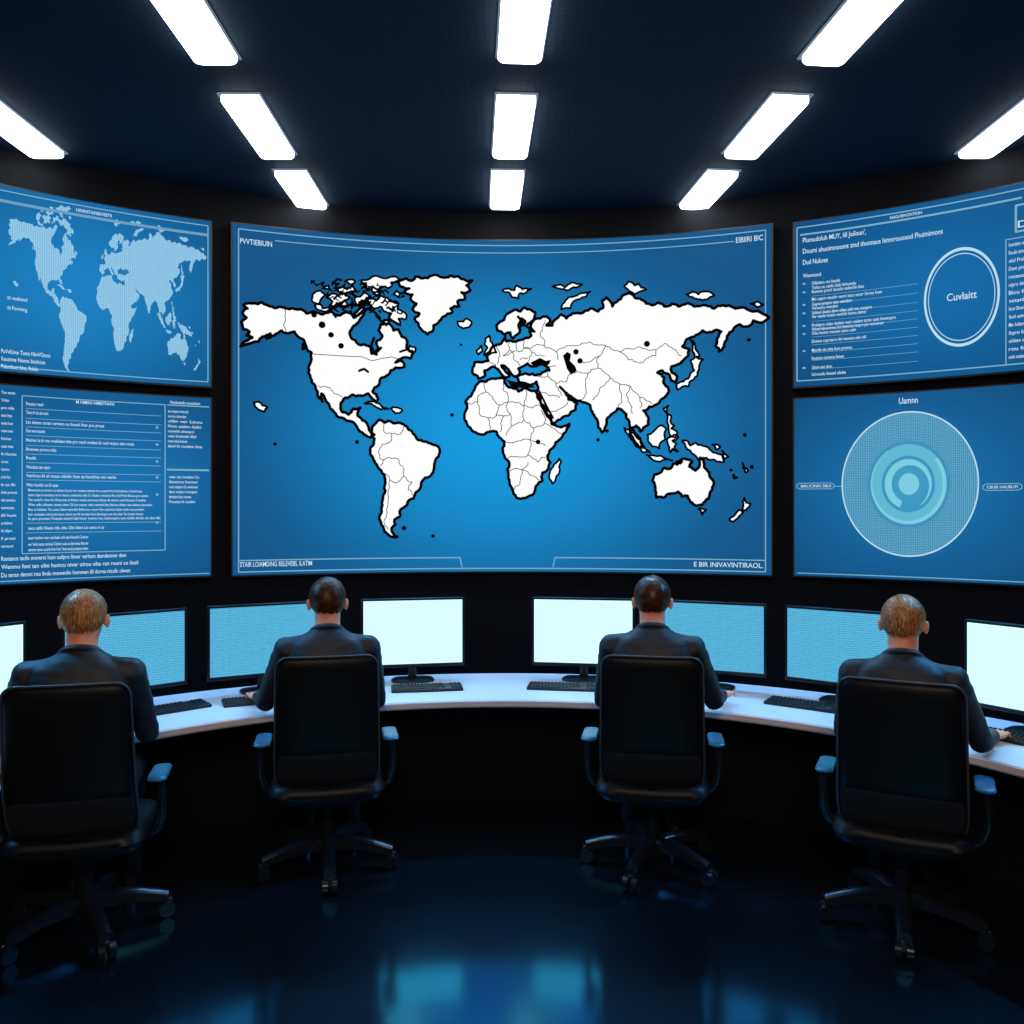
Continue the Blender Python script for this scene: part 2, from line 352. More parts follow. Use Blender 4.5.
# ---------------------------------------------------------------- world map outlines
LAND=[
[(241,322),(246,317),(242,312),(247,308),(243,305),(252,303),(262,302),(270,306),(285,308),(298,309),(306,313),(312,311),(322,314),(330,311),(338,315),(346,311),(352,315),(357,311),(361,306),(366,309),(362,316),(358,322),(352,327),(349,332),(351,338),(357,343),(364,344),(370,347),(371,353),(376,354),(378,347),(376,341),(382,336),(378,330),(380,324),(388,323),(393,330),(398,329),(401,336),(407,341),(406,347),(413,352),(410,358),(401,358),(395,362),(402,361),(404,366),(395,367),(390,370),(386,375),(380,378),(379,383),(374,387),(372,391),(378,398),(376,401),(371,397),(368,393),(360,395),(352,394),(345,397),(340,404),(341,411),(348,414),(353,408),(360,407),(357,415),(362,420),(367,424),(369,430),(374,434),(370,437),(362,432),(355,424),(346,420),(336,415),(330,408),(325,399),(321,393),(322,401),(318,397),(315,386),(310,377),(308,367),(311,358),(311,352),(306,348),(304,341),(299,337),(294,331),(287,333),(281,330),(274,335),(266,338),(270,333),(262,336),(258,341),(249,343),(240,346),(247,340),(252,337),(246,335),(249,331),(243,329)],
[(398,281),(406,278),(412,280),(415,276),(422,278),(432,275),(445,277),(458,276),(464,279),(472,280),(466,285),(470,290),(461,292),(465,298),(457,301),(459,306),(450,308),(452,312),(443,316),(438,322),(433,325),(432,331),(427,334),(421,329),(418,323),(414,318),(419,313),(412,309),(416,303),(410,299),(412,294),(404,291),(409,288),(400,286)],
[(457,321),(463,321),(466,318),(471,321),(470,325),(463,328),(459,326)],
[(366,297),(376,300),(380,295),(387,297),(392,301),(398,303),(397,309),(406,314),(405,319),(398,318),(400,325),(394,321),(388,319),(391,313),(384,311),(380,306),(374,308),(369,303)],
[(326,297),(332,293),(338,296),(344,293),(350,297),(345,301),(348,306),(340,304),(336,307),(329,305),(332,301)],[(312,294),(320,290),(326,294),(321,298),(319,303),(312,301)],
[(334,288),(342,286),(347,289),(352,285),(356,290),(348,292),(340,292)],[(354,295),(360,296),(364,292),(370,296),(367,301),(361,300),(358,305)],
[(360,280),(370,278),(378,276),(386,278),(394,276),(400,279),(392,283),(388,288),(381,286),(374,292),(368,288),(361,288),(366,284)],
[(314,305),(320,304),(322,308),(330,307),(326,311),(319,310)],[(384,319),(389,321),(386,325),(381,323)],[(322,288),(328,285),(330,289)],[(344,281),(350,279),(355,281),(350,284)],[(373,293),(380,291),(378,295)],[(396,290),(401,293),(398,297),(393,294)],[(352,301),(355,305),(351,308)],[(302,343),(305,348),(302,349)],
[(409,345),(415,347),(414,352),(409,350)],
[(372,426),(376,422),(379,419),(384,422),(388,420),(398,422),(405,425),(408,429),(414,434),(417,439),(424,441),(432,444),(439,448),(438,456),(434,463),(433,470),(429,476),(422,480),(420,487),(415,492),(413,498),(407,502),(403,507),(399,511),(400,515),(394,519),(395,524),(391,528),(393,533),(397,536),(389,535),(384,531),(381,524),(379,516),(381,509),(382,500),(385,490),(385,482),(384,474),(377,466),(373,459),(370,454),(370,447),(374,438),(371,433)],
[(479,381),(486,381),(492,378),(504,378),(505,383),(509,387),(516,388),(518,391),(524,387),(534,390),(538,394),(540,401),(545,407),(547,414),(551,423),(558,426),(569,423),(566,430),(562,436),(555,442),(550,449),(547,455),(550,462),(548,468),(542,472),(542,480),(537,484),(534,491),(528,496),(521,498),(516,497),(512,489),(509,480),(508,474),(509,464),(504,455),(502,448),(504,441),(499,437),(496,431),(490,431),(483,434),(477,433),(471,429),(466,421),(464,414),(466,409),(465,402),(470,396),(474,389)],
[(556,462),(559,458),(561,461),(559,472),(555,480),(552,483),(549,478),(552,467)],
[(472,372),(474,362),(484,361),(488,360),(484,354),(490,350),(495,345),(499,344),(502,341),(505,336),(506,341),(510,340),(516,341),(524,338),(531,335),(529,331),(534,331),(530,326),(534,319),(540,318),(546,316),(550,320),(546,325),(552,325),(555,319),(561,314),(566,318),(572,313),(580,313),(590,308),(598,311),(603,307),(602,300),(606,297),(610,301),(612,306),(617,301),(622,295),(630,293),(636,298),(643,300),(650,304),(658,302),(664,306),(672,303),(678,306),(686,303),(694,306),(706,305),(714,308),(722,305),(735,308),(744,307),(752,311),(762,313),(769,317),(764,321),(753,320),(748,326),(740,324),(734,327),(729,332),(727,339),(724,346),(719,351),(715,345),(717,338),(721,331),(714,330),(708,332),(702,330),(697,334),(690,337),(685,341),(682,346),(689,349),(688,355),(683,360),(677,364),(671,366),(671,371),(677,376),(675,382),(671,380),(669,374),(662,370),(657,372),(664,377),(663,382),(668,388),(666,395),(660,400),(656,404),(649,406),(643,410),(648,417),(648,424),(643,427),(640,431),(636,425),(632,427),(636,434),(640,439),(643,447),(638,446),(633,439),(630,430),(629,421),(626,414),(622,410),(617,408),(612,413),(606,419),(605,426),(602,432),(598,427),(596,418),(592,411),(590,405),(584,402),(576,400),(571,396),(565,392),(568,399),(577,403),(575,409),(568,415),(560,419),(552,424),(547,416),(543,408),(540,401),(537,394),(538,387),(536,381),(528,384),(519,382),(516,376),(524,373),(532,373),(540,374),(549,370),(545,365),(538,364),(532,366),(527,363),(522,366),(518,368),(519,374),(514,376),(510,372),(505,366),(501,365),(506,372),(509,376),(504,377),(500,372),(494,366),(489,368),(484,370),(485,374),(478,378)],
[(497,330),(496,325),(500,321),(504,319),(506,314),(511,311),(516,309),(520,311),(524,307),(530,309),(535,312),(534,317),(531,321),(526,325),(521,325),(525,321),(521,318),(518,324),(520,329),(517,334),(513,338),(510,332),(504,334)],
[(484,352),(487,347),(484,344),(485,338),(489,335),(490,341),(494,347),(496,352),(490,353),(487,355)],[(476,350),(481,345),(482,351),(478,354)],
[(502,290),(508,288),(514,290),(516,285),(522,289),(531,288),(526,292),(519,293),(518,298),(512,297),(509,292)],[(561,309),(563,303),(568,297),(574,296),(580,293),(590,291),(586,296),(578,299),(572,302),(570,308)],
[(552,286),(560,284),(564,287),(571,282),(582,284),(576,287),(566,290),(558,288)],[(624,285),(628,281),(634,285),(638,283),(646,289),(640,291),(634,294),(628,290)],[(686,294),(692,291),(698,294),(704,291),(714,295),(706,299),(698,299)],[(750,303),(757,301),(763,304),(757,307)],
[(694,378),(689,382),(688,386),(682,386),(677,389),(676,384),(683,381),(688,378),(690,373),(694,370),(692,364),(690,360),(696,356),(703,359),(699,365),(697,372)],
[(690,339),(693,341),(695,348),(699,356),(694,356),(692,350)],[(663,408),(668,405),(667,413)],
[(666,412),(671,415),(670,421),(674,425),(671,428),(677,432),(675,437),(669,433),(668,427)],
[(624,427),(630,430),(635,435),(641,441),(644,446),(650,452),(643,452),(636,446),(631,439)],[(646,454),(654,455),(660,455),(665,458),(672,460),(660,461),(652,459)],[(676,461),(682,461),(680,463)],
[(647,434),(652,432),(656,428),(662,425),(666,429),(664,434),(665,439),(660,442),(659,448),(652,446),(648,441)],[(668,437),(676,434),(678,437),(672,440),(676,443),(674,446),(678,451),(672,448),(670,452),(668,445)],
[(682,440),(688,441),(690,445),(695,442),(702,445),(708,447),(714,452),(722,455),(724,461),(714,459),(706,457),(700,459),(695,455),(690,450),(685,446)],
[(652,480),(654,474),(660,472),(664,467),(670,468),(673,463),(677,464),(681,459),(688,459),(692,461),(689,466),(695,470),(699,466),(700,457),(703,459),(704,467),(709,472),(713,480),(712,489),(708,498),(702,504),(696,505),(690,501),(687,495),(682,496),(678,491),(670,493),(663,497),(656,497),(655,490)],
[(698,508),(706,509),(702,514)],[(744,497),(746,502),(750,503),(746,509),(742,511),(743,505)],[(739,509),(743,512),(738,517),(733,521),(729,519),(734,515)],
[(253,402),(258,401),(262,405),(267,407),(264,411),(258,409)],[(364,403),(372,401),(380,404),(388,408),(380,409),(373,405)],[(390,408),(396,407),(402,410),(395,413)],
[(712,444),(720,446),(716,449)],[(722,450),(728,456),(724,458)],[(742,462),(748,470),(745,472)],[(733,474),(737,477),(734,478)],
]
def rough_edge(pts,amp):
    def rec(a,b,l,d):
        if l<3.2 or d>2: return [a]
        o=random.uniform(-amp,amp)*min(l,11)*.17
        m_=((a[0]+b[0])/2-(b[1]-a[1])/l*o,(a[1]+b[1])/2+(b[0]-a[0])/l*o)
        return rec(a,m_,math.hypot(m_[0]-a[0],m_[1]-a[1]),d+1)+rec(m_,b,math.hypot(m_[0]-b[0],m_[1]-b[1]),d+1)
    out=[]
    for i,a in enumerate(pts):
        b=pts[(i+1)%len(pts)]
        out+=rec(a,b,math.hypot(a[0]-b[0],a[1]-b[1]),0)
    return out
def rough_line(pts,amp): 
    q=rough_edge(pts,amp); 
    k=max(i for i,p in enumerate(q) if p==pts[-1]); return q[:k+1]
LANDR=[rough_edge(p,1.0) for p in LAND]
DOTS=[(275,444,1.8),(357,442,2.2),(452,415,2),(461,345,1.5),(404,528,2.5),(433,536,2),(598,440,2),(731,470,1.8),(752,467,2.2),(745,435,2),(749,340,2),(607,431,2)]
LAKES=[(314,315,3),(322,325,3.6),(331,335,3),(341,346,3),(371,347,2.4),(538,442,2.6),(647,344,3.2),(576,352,3),(580,361,3)]
BORD=[[(484,381),(486,392),(478,396)],[(504,378),(503,390),(508,402)],[(524,388),(524,406)],[(486,392),(500,405),(508,402),(524,406),(541,406)],[(467,402),(478,402),(478,396)],[(478,402),(480,415),(488,418),(490,432)],[(500,405),(496,416),(488,418)],[(496,416),(504,416),(510,414),(508,402)],[(504,416),(500,432)],[(510,414),(512,426),(506,436)],[(524,406),(524,420),(512,426)],[(524,420),(534,428),(544,424),(541,410)],[(534,428),(530,440),(503,441)],[(544,424),(556,430),(562,434)],[(530,440),(546,446)],[(530,440),(528,455),(508,458)],[(528,455),(538,462),(548,456)],[(508,470),(522,470),(528,462)],[(522,470),(520,484),(514,490)],[(522,470),(532,476),(540,480)],
[(380,420),(384,432),(392,434),(390,442),(382,444),(378,452),(384,460),(380,466)],[(392,434),(402,432),(404,426)],[(384,460),(394,458),(402,466),(404,476),(398,482),(390,480),(386,474)],[(404,476),(412,482),(408,490),(414,496)],[(390,480),(388,500),(386,518),(388,530)],
[(285,308),(286,331)],[(318,386),(330,388),(342,397)],
[(484,361),(496,366)],[(496,344),(500,356),(497,364)],[(509,340),(510,350),(503,356)],[(524,338),(524,348),(512,352),(510,350)],[(524,348),(532,352),(528,362)],[(512,352),(514,360),(520,366)],[(545,320),(540,334),(544,346),(556,352),(558,360)],[(556,352),(563,348),(570,346),(580,345),(590,342),(598,345),(606,346),(613,350),(620,352),(630,349),(640,347),(648,350),(656,350),(664,344),(670,347),(676,350),(682,356)],[(606,346),(600,356),(590,362),(578,360)],[(620,352),(628,360),(636,362),(644,362),(656,356),(656,350)],[(600,356),(598,368),(604,372),(610,378),(620,384),(630,386),(640,398),(652,404)],[(598,368),(588,374),(580,372),(570,374)],[(588,374),(586,388),(580,400)],[(610,378),(600,388),(592,400)],[(620,384),(622,400),(618,408)],[(630,386),(628,402),(632,414)],[(640,398),(640,408)],[(536,376),(548,376),(556,384),(562,396)],[(548,376),(546,368),(556,366)],[(541,392),(550,396),(560,398)],[(556,384),(566,382),(570,374)],[(550,412),(562,408),(568,402)],[(524,348),(536,345),(544,346)],[(532,352),(545,356)],[(512,352),(503,356)],[(518,341),(517,350)],[(520,360),(528,358)]]
SEAS=[[(530,363),(536,360),(540,358),(546,361),(551,360),(549,365),(542,366),(535,367)],[(563,356),(567,352),(571,354),(570,361),(575,366),(577,371),(571,375),(567,369)],[(502,374),(508,380),(516,382),(530,384),(536,388),(524,388),(512,388)]]
def P(u,v): s,z,t=px2sz(u,v); return (s,z)
def screen(label,s0,s1,z0,z1,bgmat):
    c=bend((s0+s1)/2,z0,0)
    e=empty('wall_screen',c); props(e,label,'screen')
    obj('frame',bent_box(s0,s1,z0,z1,-.1,-.012,c),M['frame'],e,smooth=False)
    pnl=obj('display',bent_box(s0+.012,s1-.012,z0+.012,z1-.012,-.02,0,c),bgmat,e,smooth=False)
    return e,pnl
sL,_,_=px2sz(231,400); sR,_,_=px2sz(773,400)
zt=P(502,239)[1]; zb=P(502,573)[1]
mm=screen_mat('main_display',col(22,156,224),col(22,86,138),P(500,440)[0],P(500,430)[1],(sR-sL)*.57,(zt-zb)*.66,1.0)
e,p=screen('large central wall screen showing the white world map on blue',sL,sR,zb,zt,mm)
f=Flat()
for pts in LANDR: f.poly([P(*q) for q in pts])
f.build('world_map',M['land'],p,.004)
pxm=5.9/F
f=Flat()
for pts,src in zip(LANDR,LAND): f.line([P(q[0]+.4,q[1]+.7) for q in pts],(3.1 if len(src)>20 else 2.2)*pxm,closed=True)
for x,y,r in DOTS+LAKES: a=P(x,y); f.disc(a[0],a[1],r*pxm,14)
for sp in SEAS: f.poly([P(*q) for q in sp])
f.line([P(*q) for q in ((539,391),(543,399),(547,407),(553,418))],2.4*pxm); f.line([P(*q) for q in ((560,387),(567,394),(575,400))],3.0*pxm)
for ln,w_ in (([(350,312),(354,318),(360,314),(365,309)],3.4),([(374,338),(371,346),(375,354),(381,348)],3),([(359,371),(364,369),(368,372)],2.6),([(376,316),(382,322),(390,319),(398,325)],2.6),([(366,309),(374,312),(380,318)],2.6),([(518,317),(523,322),(519,329)],3),([(527,327),(532,331)],2.6),([(400,352),(406,350)],2.4),([(330,311),(336,305),(344,308),(352,304)],3),([(356,304),(362,308),(368,302)],2.8)):
    f.line([P(*q) for q in ln],w_*pxm)
random.seed(3)
for k in range(64):
    x=random.uniform(312,402); y=random.uniform(281,314)
    a=(x,y); pts=[a]
    for j in range(3): a=(a[0]+random.uniform(-1,4),a[1]+random.uniform(-3,3)); pts.append(a)
    f.line([P(*q) for q in pts],random.uniform(1.2,2.6)*pxm)
f.build('coast_outline',M['ink'],p,.007)
f=Flat()
for b_ in BORD: f.line([P(*q) for q in rough_line(b_,1.3)],.8*pxm,joint=False)
f.line([P(*q) for q in [(311,354),(340,356),(362,357),(372,361),(380,359),(392,357),(401,360)]],.8*pxm,joint=False)
f.build('country_borders',M['ink'],p,.0065)
f=Flat()
zt2=zt-.05; zb2=zb+.035
f.line([(sL+.05,zb2),(sR-.05,zb2),(sR-.05,zt2),(sL+.05,zt2)],.008,closed=True,joint=False)
f.line([(P(275,240)[0],zt2-.055),(P(734,240)[0],zt2-.055)],.007,joint=False)
zl=zb2+.06
f.line([(sL+.05,zl+.02),(P(460,560)[0],zl+.02),(P(462,560)[0],zb2+.01)],.008,joint=False)
f.line([(sR-.05,zl+.02),(P(555,560)[0],zl+.02),(P(553,560)[0],zb2+.01)],.008,joint=False)
f.build('border_lines',M['line'],p,.004)
f=Flat()
f.text(240,272,243.5,5.5,'PVVTIEBIUIN'); f.text(736,763,243,5.5,'EIBIIRI BIC')
f.text(240,312,567,5,'STAIR LOIAMDING RELEVEBS, ILATIM'); f.text(694,763,566.5,5,'E BIR INIVAVINTIRAOL.')
f.build('caption',M['txt'],p,.004)
# ---------------------------------------------------------------- left screens
random.seed(11)
syl=['mo','lin','us','tan','bi','rou','dem','ni','ol','ver','hum','sa','pro','te','cu','wen','il','fo','ran','du']
def gib(n,cap=False):
    out=[]
    while sum(len(x)+1 for x in out)<n:
        w=''.join(random.choice(syl) for _ in range(random.choice((1,2,2,3))))
        if random.random()<.3: w=w.capitalize()
        out.append(w)
    return ' '.join(out)
ls1=px2sz(212.5,300)[0]; ls0=-R*math.radians(47)
zu1=P(212,220)[1]; zu0=P(212,388)[1]; zl1=P(212,397)[1]; zl0=P(212,577.5)[1]
bgA=screen_mat('left_upper_display',col(28,128,192),col(18,86,140),(ls0+ls1)/2+.1,(zu0+zu1)/2,1.3,1.0)
e,p=screen('upper left wall screen with a pale blue world map',ls0,ls1,zu0,zu1,bgA)
ms0,ms1=px2sz(8,300)[0],px2sz(207,300)[0]; S0,S1=P(240,400)[0],P(770,400)[0]
mz1=P(50,206)[1]; mz0=P(72,371)[1]; Z1=P(430,282)[1]; Z0=P(392,536)[1]
def Q(u,v):
    s,z=P(u,v); return (ms0+(s-S0)/(S1-S0)*(ms1-ms0), mz0+(z-Z0)/(Z1-Z0)*(mz1-mz0))
f=Flat()
for i,pts in enumerate(LANDR):
    if i not in (1,2): f.poly([Q(*q) for q in pts])
f.build('world_map',dot_mat('dotted_land',col(168,216,240),col(122,186,224),80,.36,.95),p,.004)
f=Flat()
f.rect(ls0+.1,zu1-.118,ls1-.03,zu1-.100)
f.build('title_bar',M['txt_dim'],p,.006)
f=Flat()
f.line([(ls0+.05,zu0+.04),(ls1-.03,zu0+.04),(ls1-.03,zu1-.045),(ls0+.05,zu1-.045)],.007,closed=True,joint=False)
for v in (298,308): a=P(9,v); f.disc(a[0],a[1],.012,10)
f.build('border_lines',M['line'],p,.004)
f=Flat()
zz=lambda u,z:HOR-(z-H)*F/px2sz(u,300)[2]
f.text(76,112,zz(76,zu1-.088),3.4,'NININSTAINBIIVEBTR')
f.text(12,27,300,3.8,'wobend'); f.text(12,27,310,3.8,'Pormmg')
f.text(1,50,353,4.3,'PuVvlUmn Toms NbvVOonn'); f.text(1,45,360.5,4.3,'fusutme Noms biulnion'); f.text(1,38,368,4.3,'Pulumbum bins, Ihdulu')
f.build('caption',M['txt'],p,.007)
bgB=screen_mat('left_lower_display',col(26,114,176),col(16,76,126),(ls0+ls1)/2+.2,(zl0+zl1)/2,1.5,1.0)
e,p=screen('lower left wall screen filled with boxed lists of text',ls0,ls1,zl0,zl1,bgB)
def rowv(v,u,uref=160): return zz(u,P(uref,v)[1])
f=Flat()
z_a=zl1-.07; z_b=P(165,550)[1]; X22=px2sz(22,400)[0]; X165=px2sz(165,400)[0]
f.line([(X22,z_b),(X165,z_b),(X165,z_a),(X22,z_a)],.006,closed=True,joint=False)
for v in (416,425,433,441,450,458,466,475,482,522,531): 
    z=P(160,v)[1]; f.line([(px2sz(26,400)[0],z),(px2sz(161,400)[0],z)],.0035,joint=False)
f.line([(px2sz(167,400)[0],zl1-.07),(px2sz(209,400)[0],zl1-.07)],.008,joint=False)
z=P(188,470)[1]; f.line([(px2sz(167,400)[0],z),(px2sz(209,400)[0],z)],.012,joint=False)
f.line([(ls0+.05,zl0+.03),(ls1-.02,zl0+.03)],.006,joint=False)
for v in (429,446,463,479,496,524): 
    a=P(157,v-1.5); f.disc(a[0],a[1],.009,8)
f.build('border_lines',M['line'],p,.004)
f=Flat()
f.text(76,114,403.5,3.2,'M NIMINI NMBITNNVI'); 
rows=[(413,26,43),(421,26,48),(430,26,104),(438,26,45),(446.5,26,134),(455,26,56),(463,26,36),(471.5,26,50),(479.5,26,116),(488,26,58)]
for v,u0,u1 in rows: f.text(u0,u1,rowv(v,u0),3.4,gib(max(6,int((u1-u0)/1.6))).capitalize())
for v in (492.5,497,501.5,506,510.5,515,519): f.text(28,random.randint(140,160),rowv(v,28),2.6,gib(90))
for v in (528,537,543,548): f.text(28,random.choice((88,104,122)),rowv(v,28),3.2,gib(54))
for v in (412,417,422,427,432,437,442,447): f.text(168,random.randint(186,202),rowv(v,168),2.9,gib(16))
for v in (478,483,488,493,498,503): f.text(169,random.randint(190,204),rowv(v,169),2.9,gib(16))
for v in range(404,548,7): f.text(1,random.randint(8,17),rowv(v,1),3,gib(8))
for v,u1 in ((556,126),(563.5,138),(571,130)): f.text(1,u1,rowv(v,1),4.4,gib(62).capitalize())
f.text(170,200,rowv(404,170)-1,3.0,'Naubuatdu touauloan')
f.build('list_text',M['txt'],p,.006)
# ---------------------------------------------------------------- right screens
rs0=px2sz(792.5,300)[0]; rs1=R*math.radians(48)
bgC=screen_mat('right_upper_display',col(22,106,168),col(16,74,124),(rs0+rs1)/2-.1,(zu0+zu1)/2,1.4,1.0)
e,p=screen('upper right wall screen with a text list beside a hollow circle',rs0,rs1,zu0,zu1,bgC)
f=Flat()
f.line([(rs0+.03,zu0+.05),(rs1-.05,zu0+.05),(rs1-.05,zu1-.05),(rs0+.03,zu1-.05)],.008,closed=True,joint=False)
f.rect(rs0+.05,zu1-.108,px2sz(1022,300)[0],zu1-.096)
for v in (291,300,309,317,325,333,341,349,357,366):
    z=P(860,v)[1]; f.line([(px2sz(812,300)[0],z),(px2sz(918,300)[0],z)],.0025,joint=False)
a,b_=px2sz(1006,300)[0],px2sz(1062,300)[0]
f.line([(a,P(1006,365)[1]),(b_,P(1006,365)[1]),(b_,P(1006,240)[1]),(a,P(1006,240)[1])],.006,closed=True,joint=False)
a=px2sz(1016,300)[0]; z=P(1016,232)[1]; f.line([(a,z),(a+.12,z),(a+.12,z+.16),(a,z+.16)],.012,closed=True)
f.build('border_lines',M['line'],p,.004)
sA=px2sz(924,297)[0]; sB=px2sz(1000,297)[0]; cc=((sA+sB)/2,P(962,297)[1]); rr=(P(962,247)[1]-P(962,346)[1])/2; sx=(sB-sA)/2/rr
f=Flat()
f.arc(cc[0],cc[1],rr*.94,rr,sx=sx); f.arc(cc[0],cc[1],rr*.865,rr*.885,sx=sx)
f.build('circle_ring',M['ring'],p,.0045)
f=Flat()
rv=zz
z=P(803,243)[1]; f.text(803,866,rv(803,z),5,"Plumudoluh MUY, lill Joiloun',")
z=P(803,254)[1]; f.text(803,943,rv(803,z),5,'Doumi ahuoimnoomt tmd thuonaus himnrouosod Fhuimimons')
z=P(803,265)[1]; f.text(803,828,rv(803,z),5,'Dud Nukoes')
f.text(890,922,zz(890,zu1-.085),3,'SAIGUBIVONTION')
f.text(803,821,278,3.8,'Wenmond')
for i,(v,w) in enumerate(((285,28),(289.5,44),(293.5,52),(301,70),(306,40),(310,26),(314.5,60),(318.5,54),(327,84),(331,72),(335,44),(343,54),(352,40),(360,32),(369,20),(376,34))):
    f.text(812,812+w,v,3.3,gib(max(8,int(w/1.6))).capitalize()); 
    if i%2==0: f.text(803,805.5,v,2.4,'n')
f.text(947,977,301.5,7.5,'Cuvlaitt')
for i,v in enumerate(range(247,362,8)): f.text(1009,random.randint(1024,1038),v,3.8,gib(8))
f.text(1018,1028,228,7,'D')
f.build('list_text',M['txt'],p,.006)
bgD=screen_mat('right_lower_display',col(26,112,172),col(16,74,122),P(910,480)[0],(zl0+zl1)/2,1.3,1.0)
e,p=screen('lower right wall screen with a glowing dotted globe emblem',rs0,rs1,zl0,zl1,bgD)
sA=px2sz(842,484)[0]; sB=px2sz(979,484)[0]
cc=((sA+sB)/2,P(910,484)[1]); rr=(P(910,411)[1]-P(910,556)[1])/2; sx=(sB-sA)/2/rr
f=Flat(); f.disc(cc[0],cc[1],rr,72,sx=sx)
g=f.build('globe',dot_mat('globe_dots',col(128,200,228),col(62,144,192),90,.30,.85),p,.004)
f=Flat()
f.arc(cc[0],cc[1],rr*.985,rr*1.005,sx=sx)
f.build('globe_rim',M['ring'],g,.007)
gm=screen_mat('globe_core',col(70,166,208),col(66,154,200),cc[0],cc[1],rr*.62*sx,rr*.62,.88)
f=Flat(); f.disc(cc[0],cc[1],rr*.60,64,sx=sx)
f.build('globe_core',gm,g,.005)
f=Flat()
for i in range(8):
    k=i/7; f.arc(cc[0],cc[1],rr*(.39+.02*i),rr*(.41+.02*i),60,420,sx=sx)
f.build('globe_ring',emit('globe_ring',col(104,194,224),.88),g,.0065)
f=Flat()
f.arc(cc[0],cc[1],rr*.24,rr*.345,-60,250,sx=sx,taper=True)
f.arc(cc[0],cc[1],rr*.50,rr*.555,120,400,sx=sx,taper=True)
f.disc(cc[0]+rr*.01,cc[1],rr*.15,36,sx=sx)
f.build('globe_swirl',emit('globe_cyan',col(132,214,236),.9),g,.007)
f=Flat()
for i in range(1,8): f.arc(cc[0],cc[1],rr*(.60+.05*i),rr*(.603+.05*i),sx=sx)
f.build('globe_orbits',emit('globe_orbit',col(120,194,224),.8),g,.0065)
f=Flat()
def capsule(u0,u1,v):
    a=px2sz(u0,v)[0]; b=px2sz(u1,v)[0]; z=P((u0+u1)/2,v)[1]; h=.020
    f.line([(a,z-h*.5),(a+.02,z-h),(b-.02,z-h),(b,z-h*.5),(b,z+h*.5),(b-.02,z+h),(a+.02,z+h),(a,z+h*.5)],.005,closed=True)
capsule(797,834,486); capsule(983,1022,487)
f.line([(px2sz(834,486)[0],P(862,486)[1]),(px2sz(842,486)[0],P(862,486)[1])],.005)
f.line([(rs0+.03,zl0+.03),(rs1-.05,zl0+.03)],.006,joint=False)
f.build('border_lines',M['line'],p,.004)
f=Flat()
f.text(899,918,404,6.5,'Uamnn'); f.text(801,831,487.5,2.8,'BIRUCINKI SBUI'); f.text(987,1018,488.5,2.8,'CBUIE HAUBUTI')
f.build('caption',M['txt'],p,.006)
# ---------------------------------------------------------------- room shell
def struct(name,bm,mat): o=obj(name,bm,mat,None,smooth=False); o['kind']='structure'; return o
HC=4.0
TA=math.radians(72); RW=4.9
exL=CX-RW*math.sin(TA); exR=CX+RW*math.sin(TA); eyy=CY+RW*math.cos(TA)
bm=bmesh.new(); n=72; A=None
for i in range(n+1):
    a=-TA+2*TA*i/n
    ring=[bm.verts.new((CX+r*math.sin(a),CY+r*math.cos(a),z)) for r,z in ((RW,0),(RW,HC),(RW+.15,HC),(RW+.15,0))]
    if A:
        for k in range(4): bm.faces.new((A[k],A[(k+1)%4],ring[(k+1)%4],ring[k]))
    A=ring
struct('wall_back',bm,M['wall'])
bm=bmesh.new(); box(bm,exL-.15,exL,-3,eyy,0,HC); struct('wall_left',bm,M['wall'])
bm=bmesh.new(); box(bm,exR,exR+.15,-3,eyy,0,HC); struct('wall_right',bm,M['wall'])
bm=bmesh.new(); box(bm,exL-.15,exR+.15,-3.15,-3,0,HC); struct('wall_rear',bm,M['wall'])
bm=bmesh.new(); box(bm,exL-.3,exR+.3,-3.3,6.8,-.1,0); struct('floor',bm,M['floor'])
bm=bmesh.new(); box(bm,exL-.3,exR+.3,-3.3,6.8,HC,HC+.1); struct('ceiling',bm,M['ceil'])
# ---------------------------------------------------------------- ceiling lights
def ceil_light(LN):
    e=empty('ceiling_light',(0,0,HC))
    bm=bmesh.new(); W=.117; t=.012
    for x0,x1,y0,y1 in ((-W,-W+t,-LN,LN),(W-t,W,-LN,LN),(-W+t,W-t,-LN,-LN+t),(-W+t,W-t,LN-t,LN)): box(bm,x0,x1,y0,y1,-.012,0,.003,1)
    obj('frame',bm,M['halo_frame'],e,smooth=False)
    W-=t-.001; LN-=t-.001; bm=bmesh.new(); r=.035; pts=[]
    for cx_,cy_,a0 in ((W-r,LN-r,0),(-W+r,LN-r,90),(-W+r,-LN+r,180),(W-r,-LN+r,270)):
        for k in range(7): a=math.radians(a0+15*k); pts.append((cx_+r*math.cos(a),cy_+r*math.sin(a)))
    lv=[[bm.verts.new((x*k_,y*(1-(1-k_)*W/LN),z)) for x,y in pts] for z,k_ in ((-.002,1),(-.034,1),(-.042,.95))]
    for A_,B_ in zip(lv,lv[1:]):
        for j in range(len(pts)): bm.faces.new((A_[j],A_[(j+1)%len(pts)],B_[(j+1)%len(pts)],B_[j]))
    bm.faces.new(lv[0]); bm.faces.new(lv[-1][::-1])
    obj('diffuser',bm,M['lamp'],e,smooth=False)
    return e
protos={0:ceil_light(.395),1:ceil_light(.335)}; usedp={0:False,1:False}
